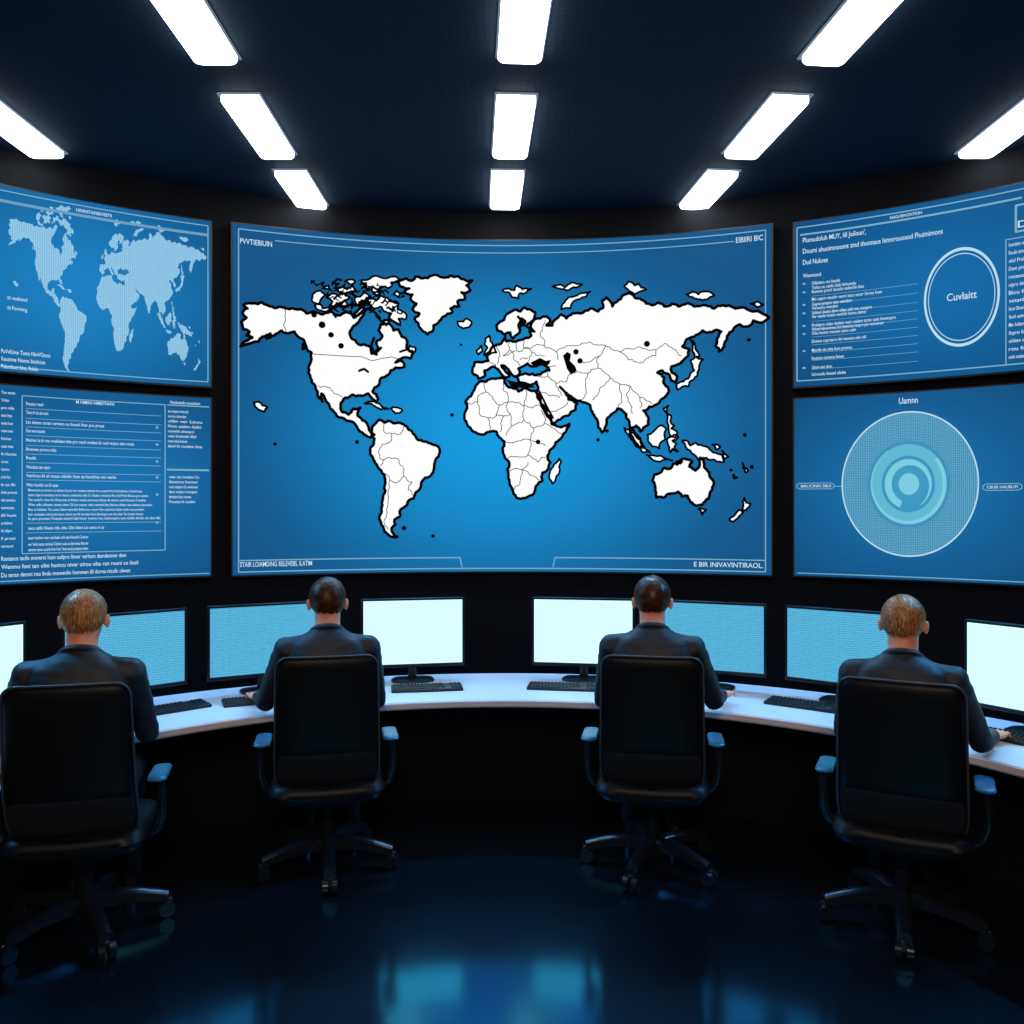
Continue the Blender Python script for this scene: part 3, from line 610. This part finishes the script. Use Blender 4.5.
ls=[(.055,3.79,.05,0,'long bright ceiling light of the middle row, cut by the top edge of the picture'),(.005,4.93,.05,0,'middle ceiling light of the central row above the main screen'),(-.04,5.89,.04,1,'farthest and smallest ceiling light of the central row, right above the main screen'),
(-1.45,3.80,0,0,'ceiling light second from the left at the top edge of the picture'),(-1.46,4.93,0,0,'middle ceiling light of the row left of centre'),(-1.455,5.89,0,1,'farthest small ceiling light of the row left of centre'),
(1.56,3.81,.10,0,'ceiling light right of centre at the top edge of the picture'),(1.46,4.93,.10,0,'middle ceiling light of the row right of centre'),(1.355,5.89,.10,1,'farthest small ceiling light of the row right of centre'),
(-2.89,4.92,0,0,'far left ceiling light above the upper left screen'),(2.88,4.92,0,0,'far right ceiling light above the upper right screen')]
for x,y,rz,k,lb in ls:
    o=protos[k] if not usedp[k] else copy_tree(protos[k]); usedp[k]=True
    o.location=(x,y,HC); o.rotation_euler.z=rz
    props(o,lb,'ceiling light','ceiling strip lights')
# ---------------------------------------------------------------- desk
DX,DY,DR0,DR1,DZ=-.03,2.25,2.4,3.15,.73
def arcslab(r0,r1,z0,z1,a0,a1,n=96,bev=0,L0=Vector((0,0,0))):
    bm=bmesh.new(); A=None; prof=[(r0,z0+bev),(r0,z1-bev),(r0+bev,z1),(r1,z1),(r1,z0),(r0+bev,z0)] if bev else [(r0,z0),(r0,z1),(r1,z1),(r1,z0)]
    k=len(prof)
    for i in range(n+1):
        a=a0+(a1-a0)*i/n
        ring=[bm.verts.new(Vector((DX+r*math.sin(a),DY+r*math.cos(a),z))-L0) for r,z in prof]
        if A:
            for j in range(k): bm.faces.new((A[j],A[(j+1)%k],ring[(j+1)%k],ring[j]))
        else: bm.faces.new(ring)
        A=ring
    bm.faces.new(A[::-1]); return bm
L0=Vector((DX,DY+2.7,0)); e=empty('curved_desk',L0); props(e,'long curved desk with white worktop carrying all the monitors','desk')
ar=math.radians(78)
obj('worktop',arcslab(DR0,DR1,DZ-.042,DZ,-ar,ar,120,.008,L0),M['desk'],e)
obj('front_panel',arcslab(2.95,2.98,0,DZ-.042,-ar,ar,96,0,L0),M['panel'],e,smooth=False)
for s in (-1,1):
    a=s*(ar-.02); bm=bmesh.new()
    d=Vector((math.sin(a),math.cos(a),0)); t=Vector((d.y,-d.x,0))*.015
    q=[Vector((DX,DY,0))+d*2.5-t,Vector((DX,DY,0))+d*2.95-t,Vector((DX,DY,0))+d*2.95+t,Vector((DX,DY,0))+d*2.5+t]
    lo=[bm.verts.new(v-L0) for v in q]; hi=[bm.verts.new(v-L0+Vector((0,0,DZ-.042))) for v in q]
    bm.faces.new(lo[::-1]); bm.faces.new(hi)
    for j in range(4): bm.faces.new((lo[j],lo[(j+1)%4],hi[(j+1)%4],hi[j]))
    obj('end_panel',bm,M['panel'],e,smooth=False)
# ---------------------------------------------------------------- monitors
def monitor(kind):
    e=empty('monitor',(0,0,DZ)); w,h0,h1=.31,.09,.505
    bm=bmesh.new(); box(bm,-w,w,-.012,.02,h0,h1,.006,2); 
    box(bm,-w*.6,w*.6,.018,.045,h0+.08,h1-.08,.012,2)
    hs=obj('housing',bm,M['bezel'],e)
    bm=bmesh.new()
    for x0,x1,z0,z1 in ((-w,-w+.013,h0,h1),(w-.013,w,h0,h1),(-w+.013,w-.013,h1-.013,h1),(-w+.013,w-.013,h0,h0+.02)): box(bm,x0,x1,-.018,-.011,z0,z1,.002,1)
    obj('bezel',bm,M['bezel'],hs)
    bm=bmesh.new(); box(bm,-w+.012,w-.012,-.0145,-.011,h0+.019,h1-.012); obj('display',bm,M[kind],hs,smooth=False)
    bm=bmesh.new(); tube(bm,[(0,.075,.005),(0,.07,.1),(0,.055,.2),(0,.035,.27)],[.028,.024,.022,.02],14); obj('stand_neck',bm,M['plastic'],e)
    bm=bmesh.new(); loft(bm,[(0,.03,0,.13,.09),(0,.03,.008,.13,.09),(0,.03,.014,.118,.08)],36,3); obj('stand_base',bm,M['plastic'],e)
    return e
mb=monitor('mon_bright'); mbl=monitor('mon_blue')
mons=[(-57.5,'mon_bright','bright monitor at the far left edge, left of the seated person'),(-42.2,'mon_blue','blue monitor just right of the head of the leftmost person'),(-28,'mon_blue','blue monitor left of the head of the second person from the left'),(-11.1,'mon_bright','bright pale monitor right of the second person, left of the desk centre'),
(9,'mon_bright','bright pale monitor right of the desk centre, partly behind the third person'),(23.8,'mon_blue','blue monitor just right of the head of the third person from the left'),(37.9,'mon_blue','blue monitor left of the head of the rightmost person'),(55.6,'mon_bright','bright monitor at the far right edge, right of the rightmost person')]
used={'mon_bright':False,'mon_blue':False}
for a,k,lb in mons:
    src=mb if k=='mon_bright' else mbl
    o=src if not used[k] else copy_tree(src); used[k]=True
    t=math.radians(a); o.location=(DX+2.95*math.sin(t),DY+2.95*math.cos(t),DZ); o.rotation_euler.z=-t
    props(o,lb,'monitor','monitors along the curved desk')
# ---------------------------------------------------------------- keyboards
def keyboard():
    e=empty('keyboard',(0,0,DZ))
    bm=bmesh.new(); box(bm,-.205,.205,-.068,.068,0,.016,.004,2)
    for v in bm.verts:
        if v.co.z>.008: v.co.z+=.006*(v.co.y+.07)/.14
    obj('body',bm,M['kb'],e)
    bm=bmesh.new()
    for r in range(5):
        y=-.050+r*.025; x=-.197
        zb_=.0155+.006*(y+.07)/.14
        if r==0: ws=[.024,.024,.024,.12,.024,.024,.024]
        else: ws=[.022+.004*((r*3)%4)]+[.0202]*12+[.03]
        for w in ws: keybox(bm,x,x+w-.005,y-.0095,y+.0095,zb_,zb_+.006); x+=w
        x=.136
        for k in range(3): keybox(bm,x,x+.017,y-.0095,y+.0095,zb_,zb_+.006); x+=.021
    obj('keycaps',bm,M['key'],e,smooth=False)
    return e
kb=keyboard()
kbs=[(427,687,-9,'black keyboard on the desk in front of the bright monitor left of the desk centre'),(563,686,8,'black keyboard on the desk in front of the bright monitor right of the desk centre'),(262,699,-24,'black keyboard beside the left hand of the second person'),(168,708,-42,'black keyboard right of the leftmost person, before the blue monitor'),(806,704,36,'black keyboard left of the rightmost person'),(1024,739,54,'black keyboard at the right edge under the far right monitor')]
for i,(u,v,a,lb) in enumerate(kbs):
    o=kb if i==0 else copy_tree(kb)
    D=(H-DZ-.015)*F/(v-HOR); o.location=((u-512)/F*D,D,DZ); o.rotation_euler.z=-math.radians(a)
    props(o,lb,'keyboard','keyboards on the curved desk')
# ---------------------------------------------------------------- office chair
def rrmap(a,b,w,h,r):
    m_=max(abs(a),abs(b))
    if m_==0: return 0,0,0
    x=a/m_*w/2; y=b/m_*h/2; cx_=w/2-r; cy_=h/2-r
    if abs(x)>cx_ and abs(y)>cy_:
        dx=abs(x)-cx_; dy=abs(y)-cy_; l=math.hypot(dx,dy)
        x=math.copysign(cx_+dx/l*r,x); y=math.copysign(cy_+dy/l*r,y)
    return x*m_,y*m_,m_
def pad(bm,w,h,T,fn,nx=20,nz=24,r=.06):
    G={}
    us=[math.sin((-1+2*i/nx)*PI/2*.86)/math.sin(PI/2*.86) for i in range(nx+1)]
    vs_=[math.sin((-1+2*i/nz)*PI/2*.86)/math.sin(PI/2*.86) for i in range(nz+1)]
    for side in (1,-1):
        for i,a in enumerate(us):
            for j,b in enumerate(vs_):
                x,z,m_=rrmap(a,b,w,h,r); edge=m_>.9999
                if edge and side==-1: G[(side,i,j)]=G[(1,i,j)]; continue
                t=T/2*math.sqrt(max(0,1-m_**8))
                G[(side,i,j)]=bm.verts.new(fn(x,z,side*t))
        for i in range(nx):
            for j in range(nz):
                q=[G[(side,i,j)],G[(side,i+1,j)],G[(side,i+1,j+1)],G[(side,i,j+1)]]
                if len(set(q))==4: bm.faces.new(q if side==1 else q[::-1])
def rrpath(w,h,r):
    out=[]
    for cx_,cy_,a0 in ((w/2-r,h/2-r,0),(-w/2+r,h/2-r,90),(-w/2+r,-h/2+r,180),(w/2-r,-h/2+r,270)):
        for k in range(8): a=math.radians(a0+90*k/7); out.append((cx_+r*math.cos(a),cy_+r*math.sin(a)))
    res=[]
    for i,p in enumerate(out):
        q=out[(i+1)%len(out)]; n_=max(1,int(math.hypot(q[0]-p[0],q[1]-p[1])/.03))
        for k in range(n_): res.append((p[0]+(q[0]-p[0])*k/n_,p[1]+(q[1]-p[1])*k/n_))
    return res
def make_chair():
    e=empty('office_chair',(0,0,0))
    ZC=.765; BH=.65
    def fb(x,z,t):
        k=z/(BH/2)
        w=1.0-.03*k-.18*max(0,-k-.70)
        return Vector((x*w,-.255+t-.05*k+.09*max(0,-k-.35)+.25*x*x,ZC+z))
    bm=bmesh.new(); pad(bm,.475,BH,.06,fb,20,26,.055); bk=obj('backrest',bm,M['leather'],e)
    bm=bmesh.new(); tube(bm,[fb(x,z,-.008) for x,z in rrpath(.478,BH+.003,.055)],.005,8,closed=True); obj('edge_piping',bm,M['piping'],bk)
    bm=bmesh.new()
    def fl(x,z,t): return fb(x,z-.225,t-.0295)
    pad(bm,.455,.165,.008,fl,16,10,.03); obj('lumbar_panel',bm,M['lumbar'],bk)
    bm=bmesh.new()
    def fs(x,y,t): return Vector((x,y,.43+t-.02*max(0,(y-.12)/.12)**2-.01*math.cos(x/.25*PI/2)))
    pad(bm,.54,.52,.11,fs,20,20,.08); obj('seat',bm,M['leather'],e)
    bm=bmesh.new(); box(bm,-.13,.13,-.14,.14,.33,.39,.015,2); tube(bm,[(.08,.02,.365),(.2,.02,.36),(.27,.02,.355)],.007,8); obj('tilt_mechanism',bm,M['stem'],e)
    bm=bmesh.new(); tube(bm,[(0,-.08,.365),(0,-.17,.365),(0,-.215,.40),(0,-.225,.46)],[.025,.027,.027,.025],12); obj('back_support',bm,M['leather'],e)
    for s in (-1,1):
        bm=bmesh.new()
        def fa(x,y,t): return Vector((s*.305+x,-.045+y,.65+t))
        pad(bm,.078,.23,.026,fa,10,20,.035); ap=obj('armrest',bm,M['armpad_screenlit'],e)
        bm=bmesh.new(); tube(bm,[(s*.20,-.03,.39),(s*.26,-.035,.39),(s*.30,-.045,.42),(s*.318,-.06,.48),(s*.318,-.07,.54),(s*.312,-.07,.60),(s*.305,-.07,.64)],[.016,.018,.019,.018,.018,.019,.022],12)
        obj('arm_support',bm,M['plastic'],ap)
    bm=bmesh.new(); cyl(bm,(0,0,.10),(0,0,.24),.036,.034); cyl(bm,(0,0,.22),(0,0,.35),.024,.024); obj('gas_column',bm,M['stem'],e)
    bm=bmesh.new(); cyl(bm,(0,0,.07),(0,0,.14),.058,.05,24); obj('base_hub',bm,M['plastic'],e)
    bm=bmesh.new()
    rings=[]
    for i in range(9):
        t=i/8; y=.03+.30*t; zc=.115-.03*t**1.6+.012*math.sin(t*PI); w=.038-.008*t; h=.029-.008*t
        rings.append([bm.verts.new((x*w,y,zc+z*h)) for x,z in ((-1,-1),(-.85,.5),(-.4,1),(.4,1),(.85,.5),(1,-1))])
    for A,B in zip(rings,rings[1:]):
        for j in range(6): bm.faces.new((A[j],A[(j+1)%6],B[(j+1)%6],B[j]))
    bm.faces.new(rings[0]); bm.faces.new(rings[-1][::-1])
    leg=obj('base_leg',bm,M['plastic'],e)
    bm=bmesh.new()
    for s in (-1,1): cyl(bm,(s*.009,.325,.034),(s*.034,.325,.034),.034,.032,22)
    cyl(bm,(0,.32,.034),(0,.32,.085),.011); box(bm,-.012,.012,.29,.345,.034,.078,.004,1)
    cs=obj('caster',bm,M['plastic'],leg)
    for k in range(1,5):
        l2=leg.copy(); C.objects.link(l2); l2.parent=e
        c2=cs.copy(); C.objects.link(c2); c2.parent=l2
    return e
chair=make_chair()
PE=[(-1.81,3.60,-14,22,-1,'hair_light',1.0),(-.92,4.24,-12,68,-1,'hair_dark',1.0),(.70,4.24,10,99,1,'hair_dark',1.005),(1.68,3.65,27,102,1,'hair_light',.98)]
clab=['black office chair of the leftmost person, cut by the left edge','black office chair second from the left, under the dark-haired person','black office chair third from the left, under the dark-haired person at the bright monitor','black office chair farthest right, under the light-haired person']
for i,(x,y,fc,ba,mi,hr,sc) in enumerate(PE):
    o=chair if i==0 else copy_tree(chair)
    o.location=(x,y,0); o.rotation_euler.z=-math.radians(fc)
    for k,ch in enumerate([q for q in bpy.data.objects if q.parent==o and q.name.startswith('base_leg')]):
        ch.rotation_euler.z=math.radians(ba-90+fc+72*k)
    props(o,clab[i],'office chair','office chairs at the curved desk')
# ---------------------------------------------------------------- people
def hand(bm,wr,d,m,ztip):
    d=Vector(d).normalized(); up=Vector((0,0,1)); lat=d.cross(up).normalized()
    th=-lat*m
    pc=wr+d*.05; rot=Matrix((( lat.x,d.x,0,0),(lat.y,d.y,0,0),(0,0,1,0),(0,0,0,1)))
    ell(bm,pc+Vector((0,0,.002)),(.041,.052,.018),rot); ell(bm,pc+d*.02,(.042,.036,.015),rot)
    ell(bm,pc+th*.018-d*.015-up*.004,(.022,.034,.017),rot)
    lens=[.072,.080,.075,.058]; offs=[.030,.010,-.010,-.030]; spr=[.12,.03,-.05,-.14]
    for Ln,o_,sp in zip(lens,offs,spr):
        b0=wr+d*(.086-abs(o_)*.25)+th*o_; dd=(d+th*sp).normalized()
        p1=b0+dd*Ln*.45+up*.008; p2=p1+dd*Ln*.32-up*.009; p3=p2+dd*Ln*.2-up*.014
        p3.z=max(p3.z,ztip)
        limb(bm,b0-dd*.02,p1,.0092,.0088); limb(bm,p1,p2,.0088,.0078); limb(bm,p2,p3,.0078,.0068)
    t0=wr+d*.022+th*.024; t1=t0+(d*.7+th*.72).normalized()*.036-up*.003; t2=t1+(d*.95+th*.3).normalized()*.03-up*.005
    limb(bm,t0-d*.01,t1,.0125,.0105); limb(bm,t1,t2,.0105,.0085)
SH=[Vector((.196,-.085,1.095)),Vector((-.196,-.085,1.095))]
EL=[Vector((.298,.03,.825)),Vector((-.243,.03,.81))]
WR=[Vector((.355,.285,.797)),Vector((-.195,.275,.790))]
HD=[Vector((.09,.3,-.02)),Vector((.10,.3,-.015))]
hc=Vector((0,-.015,1.335))
def body_bm():
    bm=bmesh.new()
    loft(bm,[(0,-.07,.50,.14,.10),(0,-.08,.58,.155,.11),(0,-.085,.72,.132,.095),(0,-.085,.85,.145,.10),(0,-.08,.98,.16,.105),(0,-.075,1.07,.16,.095),(0,-.07,1.12,.12,.075),(0,-.065,1.15,.07,.06)])
    tube(bm,[(0,-.07,1.10),(0,-.055,1.17),(0,-.04,1.22),(0,-.03,1.27)],[.068,.062,.061,.063],24)
    ell(bm,hc,(.078,.097,.092)); ell(bm,(0,.026,1.285),(.064,.066,.085)); ell(bm,(0,.03,1.25),(.055,.055,.055))
    ell(bm,(0,.064,1.212),(.026,.022,.020)); ell(bm,(0,-.045,1.29),(.066,.062,.06))
    ell(bm,(0,.075,1.330),(.046,.014,.012)); 
    limb(bm,(0,.086,1.318),(0,.107,1.278),.008,.0125); ell(bm,(.011,.094,1.272),(.009,.010,.008)); ell(bm,(-.011,.094,1.272),(.009,.010,.008))
    ell(bm,(.04,.068,1.285),(.018,.014,.015)); ell(bm,(-.04,.068,1.285),(.018,.014,.015))
    ell(bm,(0,.083,1.24),(.024,.010,.011))
    for s in (-1,1):
        rt=Matrix.Rotation(s*math.radians(-24),4,'Z')
        ell(bm,(s*.091,-.012,1.300),(.008,.019,.031),rt,16,12); ell(bm,(s*.084,-.004,1.297),(.012,.012,.020),rt,12,8)
        ell(bm,(s*.096,-.018,1.309),(.006,.012,.021),rt,12,8)
    for k in (0,1):
        sd=1 if k==0 else -1
        limb(bm,SH[k],EL[k],.048,.040); limb(bm,EL[k],WR[k],.040,.026)
        hand(bm,WR[k]-Vector((0,0,.006)),HD[k],sd,DZ+.030)
        hx=.095*sd
        limb(bm,(hx,-.05,.565),(hx*1.25,.36,.565),.075,.055); limb(bm,(hx*1.25,.36,.565),(hx*1.25,.34,.12),.052,.036)
        limb(bm,(hx*1.25,.33,.06),(hx*1.3,.46,.04),.034,.028)
    return bm
def jacket_bm():
    bm=bmesh.new()
    loft(bm,[(0,-.075,.50,.180,.135),(0,-.08,.60,.182,.135),(0,-.085,.72,.165,.12),(0,-.085,.85,.178,.122),(0,-.085,.97,.200,.128),(0,-.085,1.06,.212,.112),(0,-.083,1.12,.192,.092),(0,-.08,1.152,.135,.078),(0,-.070,1.184,.080,.064)],40,2.5)
    for k in (0,1):
        limb(bm,SH[k]+Vector((0,0,-.01)),EL[k],.063,.050); 
        w=EL[k]+(WR[k]-EL[k])*.84
        cyl(bm,EL[k],w,.050,.037,20)
        limb(bm,Vector((0,-.08,1.115)),SH[k]+Vector((0,0,-.002)),.06,.062)
    tube(bm,[(.074*math.cos(t),-.062+.062*math.sin(t),1.182-.024*math.sin(t)) for t in [2*PI*i/24 for i in range(24)]],.012,8,closed=True)
    return bm
def trouser_bm():
    bm=bmesh.new()
    ell(bm,(0,-.07,.575),(.175,.125,.088))
    for s in (-1,1):
        hx=.095*s
        limb(bm,(hx,-.05,.568),(hx*1.25,.36,.568),.087,.066); limb(bm,(hx*1.25,.36,.565),(hx*1.25,.345,.30),.066,.055); cyl(bm,(hx*1.25,.345,.30),(hx*1.25,.34,.085),.055,.05)
    return bm
ME={}
ME['body']=remesh_data(body_bm(),'body',M['skin'],.0052,3)
ME['jacket']=remesh_data(jacket_bm(),'jacket',M['suit'],.007,5,.0035,.06)
ME['trousers']=remesh_data(trouser_bm(),'trousers',M['trouser'],.009,4,.006,.08)
MM={k:mirrored(v) for k,v in ME.items()}
def cut(a):
    a=abs(a); K=[(0,34),(35,32),(62,26),(80,2),(98,-10),(115,-34),(138,-56),(180,-62)]
    for (a0,e0),(a1,e1) in zip(K,K[1:]):
        if a<=a1: t=(a-a0)/(a1-a0); return e0+(e1-e0)*t
    return -62
def scalp(a,el):
    A=math.radians(a); E=math.radians(el)
    d=Vector((math.cos(E)*math.sin(A),math.cos(E)*math.cos(A),math.sin(E)))
    b_=Vector((d.x*.078,d.y*.097,d.z*.092))
    if el<0: b_=Vector((d.x*.078*(1+.13*-math.sin(E)),d.y*.097*(1+.12*-math.sin(E)),d.z*.092))
    return hc+b_,d
def hair_bm(idx,light):
    rnd=random.Random(100+idx)
    bm=bmesh.new(); NA,NE=96,40
    outr=[];innr=[]
    for j in range(NE+1):
        ro=[];ri=[]
        for i in range(NA):
            a=-180+360*i/NA; ec=cut(a)+2*noise.noise(Vector((a*.11,idx*5,0))); el=90-(90-ec)*j/NE
            p0,d=scalp(a,el)
            th=.0105+.003*noise.noise(d*4+Vector((idx*3,0,0)))
            th*=min(1,(NE-j)/7*.8+.2)
            ro.append(bm.verts.new(p0+d*th)); ri.append(bm.verts.new(p0-d*.006))
        outr.append(ro); innr.append(ri)
    for j in range(NE):
        for i in range(NA):
            k=(i+1)%NA
            bm.faces.new((outr[j][i],outr[j][k],outr[j+1][k],outr[j+1][i])); bm.faces.new((innr[j][i],innr[j+1][i],innr[j+1][k],innr[j][k]))
    for i in range(NA): k=(i+1)%NA; bm.faces.new((outr[NE][i],outr[NE][k],innr[NE][k],innr[NE][i]))
    bmesh.ops.remove_doubles(bm,verts=outr[0]+innr[0],dist=.002)
    bmesh.ops.recalc_face_normals(bm,faces=bm.faces[:])
    # short locks combed down from a whorl at the crown
    whorl=Vector((.15,-.45,.88)).normalized()
    for n_ in range(5200):
        z=rnd.uniform(-.9,1); a=rnd.uniform(-180,180); el=math.degrees(math.asin(z))
        ec=cut(a)
        if el<ec+1: continue
        p0,d=scalp(a,el)
        fade=min(1,(el-ec)/22+.28)
        th=(.0095+.003*noise.noise(d*4+Vector((idx*3,0,0))))*fade
        tang=(d-whorl); tang=tang-d*tang.dot(d)
        if tang.length<1e-3: continue
        tang.normalize(); sw=d.cross(tang)*(.25+.5*noise.noise(d*5+Vector((0,idx,0))))+d.cross(tang)*rnd.uniform(-.25,.25)
        tang=(tang+sw).normalized()
        L_=rnd.uniform(.018,.032)*(.45+.55*fade); w=rnd.uniform(.0011,.0022)
        side=d.cross(tang).normalized(); prev=None; lift=rnd.uniform(.001,.0045)
        for k in range(4):
            t=k/3; c=p0+d*(th+lift*math.sin(t*PI*.8)*1.0-.0006)+tang*L_*t-d*(L_*t)**2*5.2
            ww=w*(1-t*.8)
            cur=(bm.verts.new(c-side*ww),bm.verts.new(c+side*ww))
            if prev: bm.faces.new((prev[0],prev[1],cur[1],cur[0]))
            prev=cur
    return bm
def make_person(x,y,fc,mi,hair,sc,label,idx):
    e=empty('person',(x,y,0),-math.radians(fc)); props(e,label,'person')
    S=ME if mi==1 else MM
    link_mesh('body',S['body'],e); jk=link_mesh('jacket',S['jacket'],e); link_mesh('trousers',S['trousers'],e)
    hb=hair_bm(idx,hair=='hair_light')
    for f_ in hb.faces: f_.smooth=True
    obj('hair',hb,M[hair],e,smooth='flat_keep')
    for s in (-1,1):
        bm=bmesh.new(); ell(bm,(s*.030,.079,1.308),(.013,.010,.0085),None,16,12); ey=obj('eye',bm,M['eye'],e)
        bm=bmesh.new(); ell(bm,(s*.030,.0885,1.308),(.0052,.0015,.0052),None,12,8); obj('iris',bm,M['iris'],ey)
        bm=bmesh.new(); tube(bm,[(s*.014,.089,1.328),(s*.03,.089,1.333),(s*.047,.078,1.328)],[.003,.004,.002],8); obj('eyebrow',bm,M[hair],e)
    bm=bmesh.new(); ell(bm,(0,.0905,1.243),(.020,.004,.0035),None,16,8); ell(bm,(0,.0905,1.237),(.018,.0045,.004),None,16,8); obj('mouth',bm,M['lips'],e)
    bm=bmesh.new(); tube(bm,[(.063*math.cos(t),-.055+.056*math.sin(t),1.190-.022*math.sin(t)) for t in [2*PI*i/28 for i in range(28)]],.0085,8,closed=True); obj('shirt_collar',bm,M['shirt'],e)
    for s in (-1,1):
        bm=bmesh.new(); q=[Vector((s*.06,.02,1.14)),Vector((s*.10,.035,1.05)),Vector((s*.085,.046,.98)),Vector((s*.015,.052,.82)),Vector((s*.02,.050,.95)),Vector((s*.03,.03,1.11))]
        vs=[bm.verts.new(v) for v in q]; vb=[bm.verts.new(v-Vector((0,.02,0))) for v in q]
        bm.faces.new(vs); bm.faces.new(vb[::-1])
        for j in range(6): bm.faces.new((vs[j],vs[(j+1)%6],vb[(j+1)%6],vb[j]))
        obj('lapel',bm,M['suit'],jk,smooth=False)
    for s in (-1,1):
        hx=.119*s; bm=bmesh.new()
        loft(bm,[(hx,.41,0.0,.046,.135),(hx,.41,.022,.048,.137),(hx,.405,.045,.044,.125),(hx,.37,.075,.040,.085),(hx,.345,.105,.040,.048)],28,2.6)
        obj('shoe',bm,M['shoe'],e)
    if sc!=1: e.scale=(sc,sc,sc)
    return e
pl=['light-haired person in dark suit seated farthest left, seen from behind','dark-haired person in dark suit seated second from the left, left hand on the desk','dark-haired person in dark suit seated third from the left, right hand on the desk','light-haired person in dark suit seated farthest right, right hand near the edge keyboard']
for i,(x,y,fc,ba,mi,hr,sc) in enumerate(PE): make_person(x,y,fc,mi,hr,sc,pl[i],i)
# ---------------------------------------------------------------- light, world, camera
w=bpy.data.worlds.new('w'); scene.world=w; w.use_nodes=True
w.node_tree.nodes['Background'].inputs[0].default_value=(0.02,0.04,0.08,1); w.node_tree.nodes['Background'].inputs[1].default_value=.15
def area(name,loc,target,size,en,c,sy=None,spread=180):
    l=bpy.data.lights.new(name,'AREA'); l.shape='DISK' if sy is None else 'RECTANGLE'; l.size=size; l.energy=en; l.color=c
    if sy: l.size_y=sy
    l.spread=math.radians(spread)
    o=bpy.data.objects.new(name,l); C.objects.link(o); o.location=loc
    o.rotation_euler=(Vector(target)-Vector(loc)).to_track_quat('-Z','Y').to_euler(); return o
area('rear_warm_fill',(0,-1.0,3.7),(0,4,1.0),1.6,105,(1,.76,.56))  # warm fill added behind the camera in place of unseen ceiling fixtures
area('blue_fill_centre',(0,5.95,3.9),(0,3.9,.9),3.0,48,(.08,.46,1),.12,95)  # blue fill lamps added near the ceiling to boost the screens' light
area('blue_fill_left',(-3.6,4.3,3.9),(-1.4,3.3,.8),1.6,48,(.08,.46,1),.12,95)
area('blue_fill_right',(3.6,4.3,3.9),(1.4,3.3,.8),1.6,48,(.08,.46,1),.12,95)
cam=bpy.data.cameras.new('cam'); co=bpy.data.objects.new('cam',cam); C.objects.link(co)
co.location=(0,0,H); co.rotation_euler=(PI/2,0,0); cam.sensor_width=36; cam.lens=F/1024*36; cam.shift_y=-(512-HOR)/1024
cam.clip_start=.05
scene.camera=co
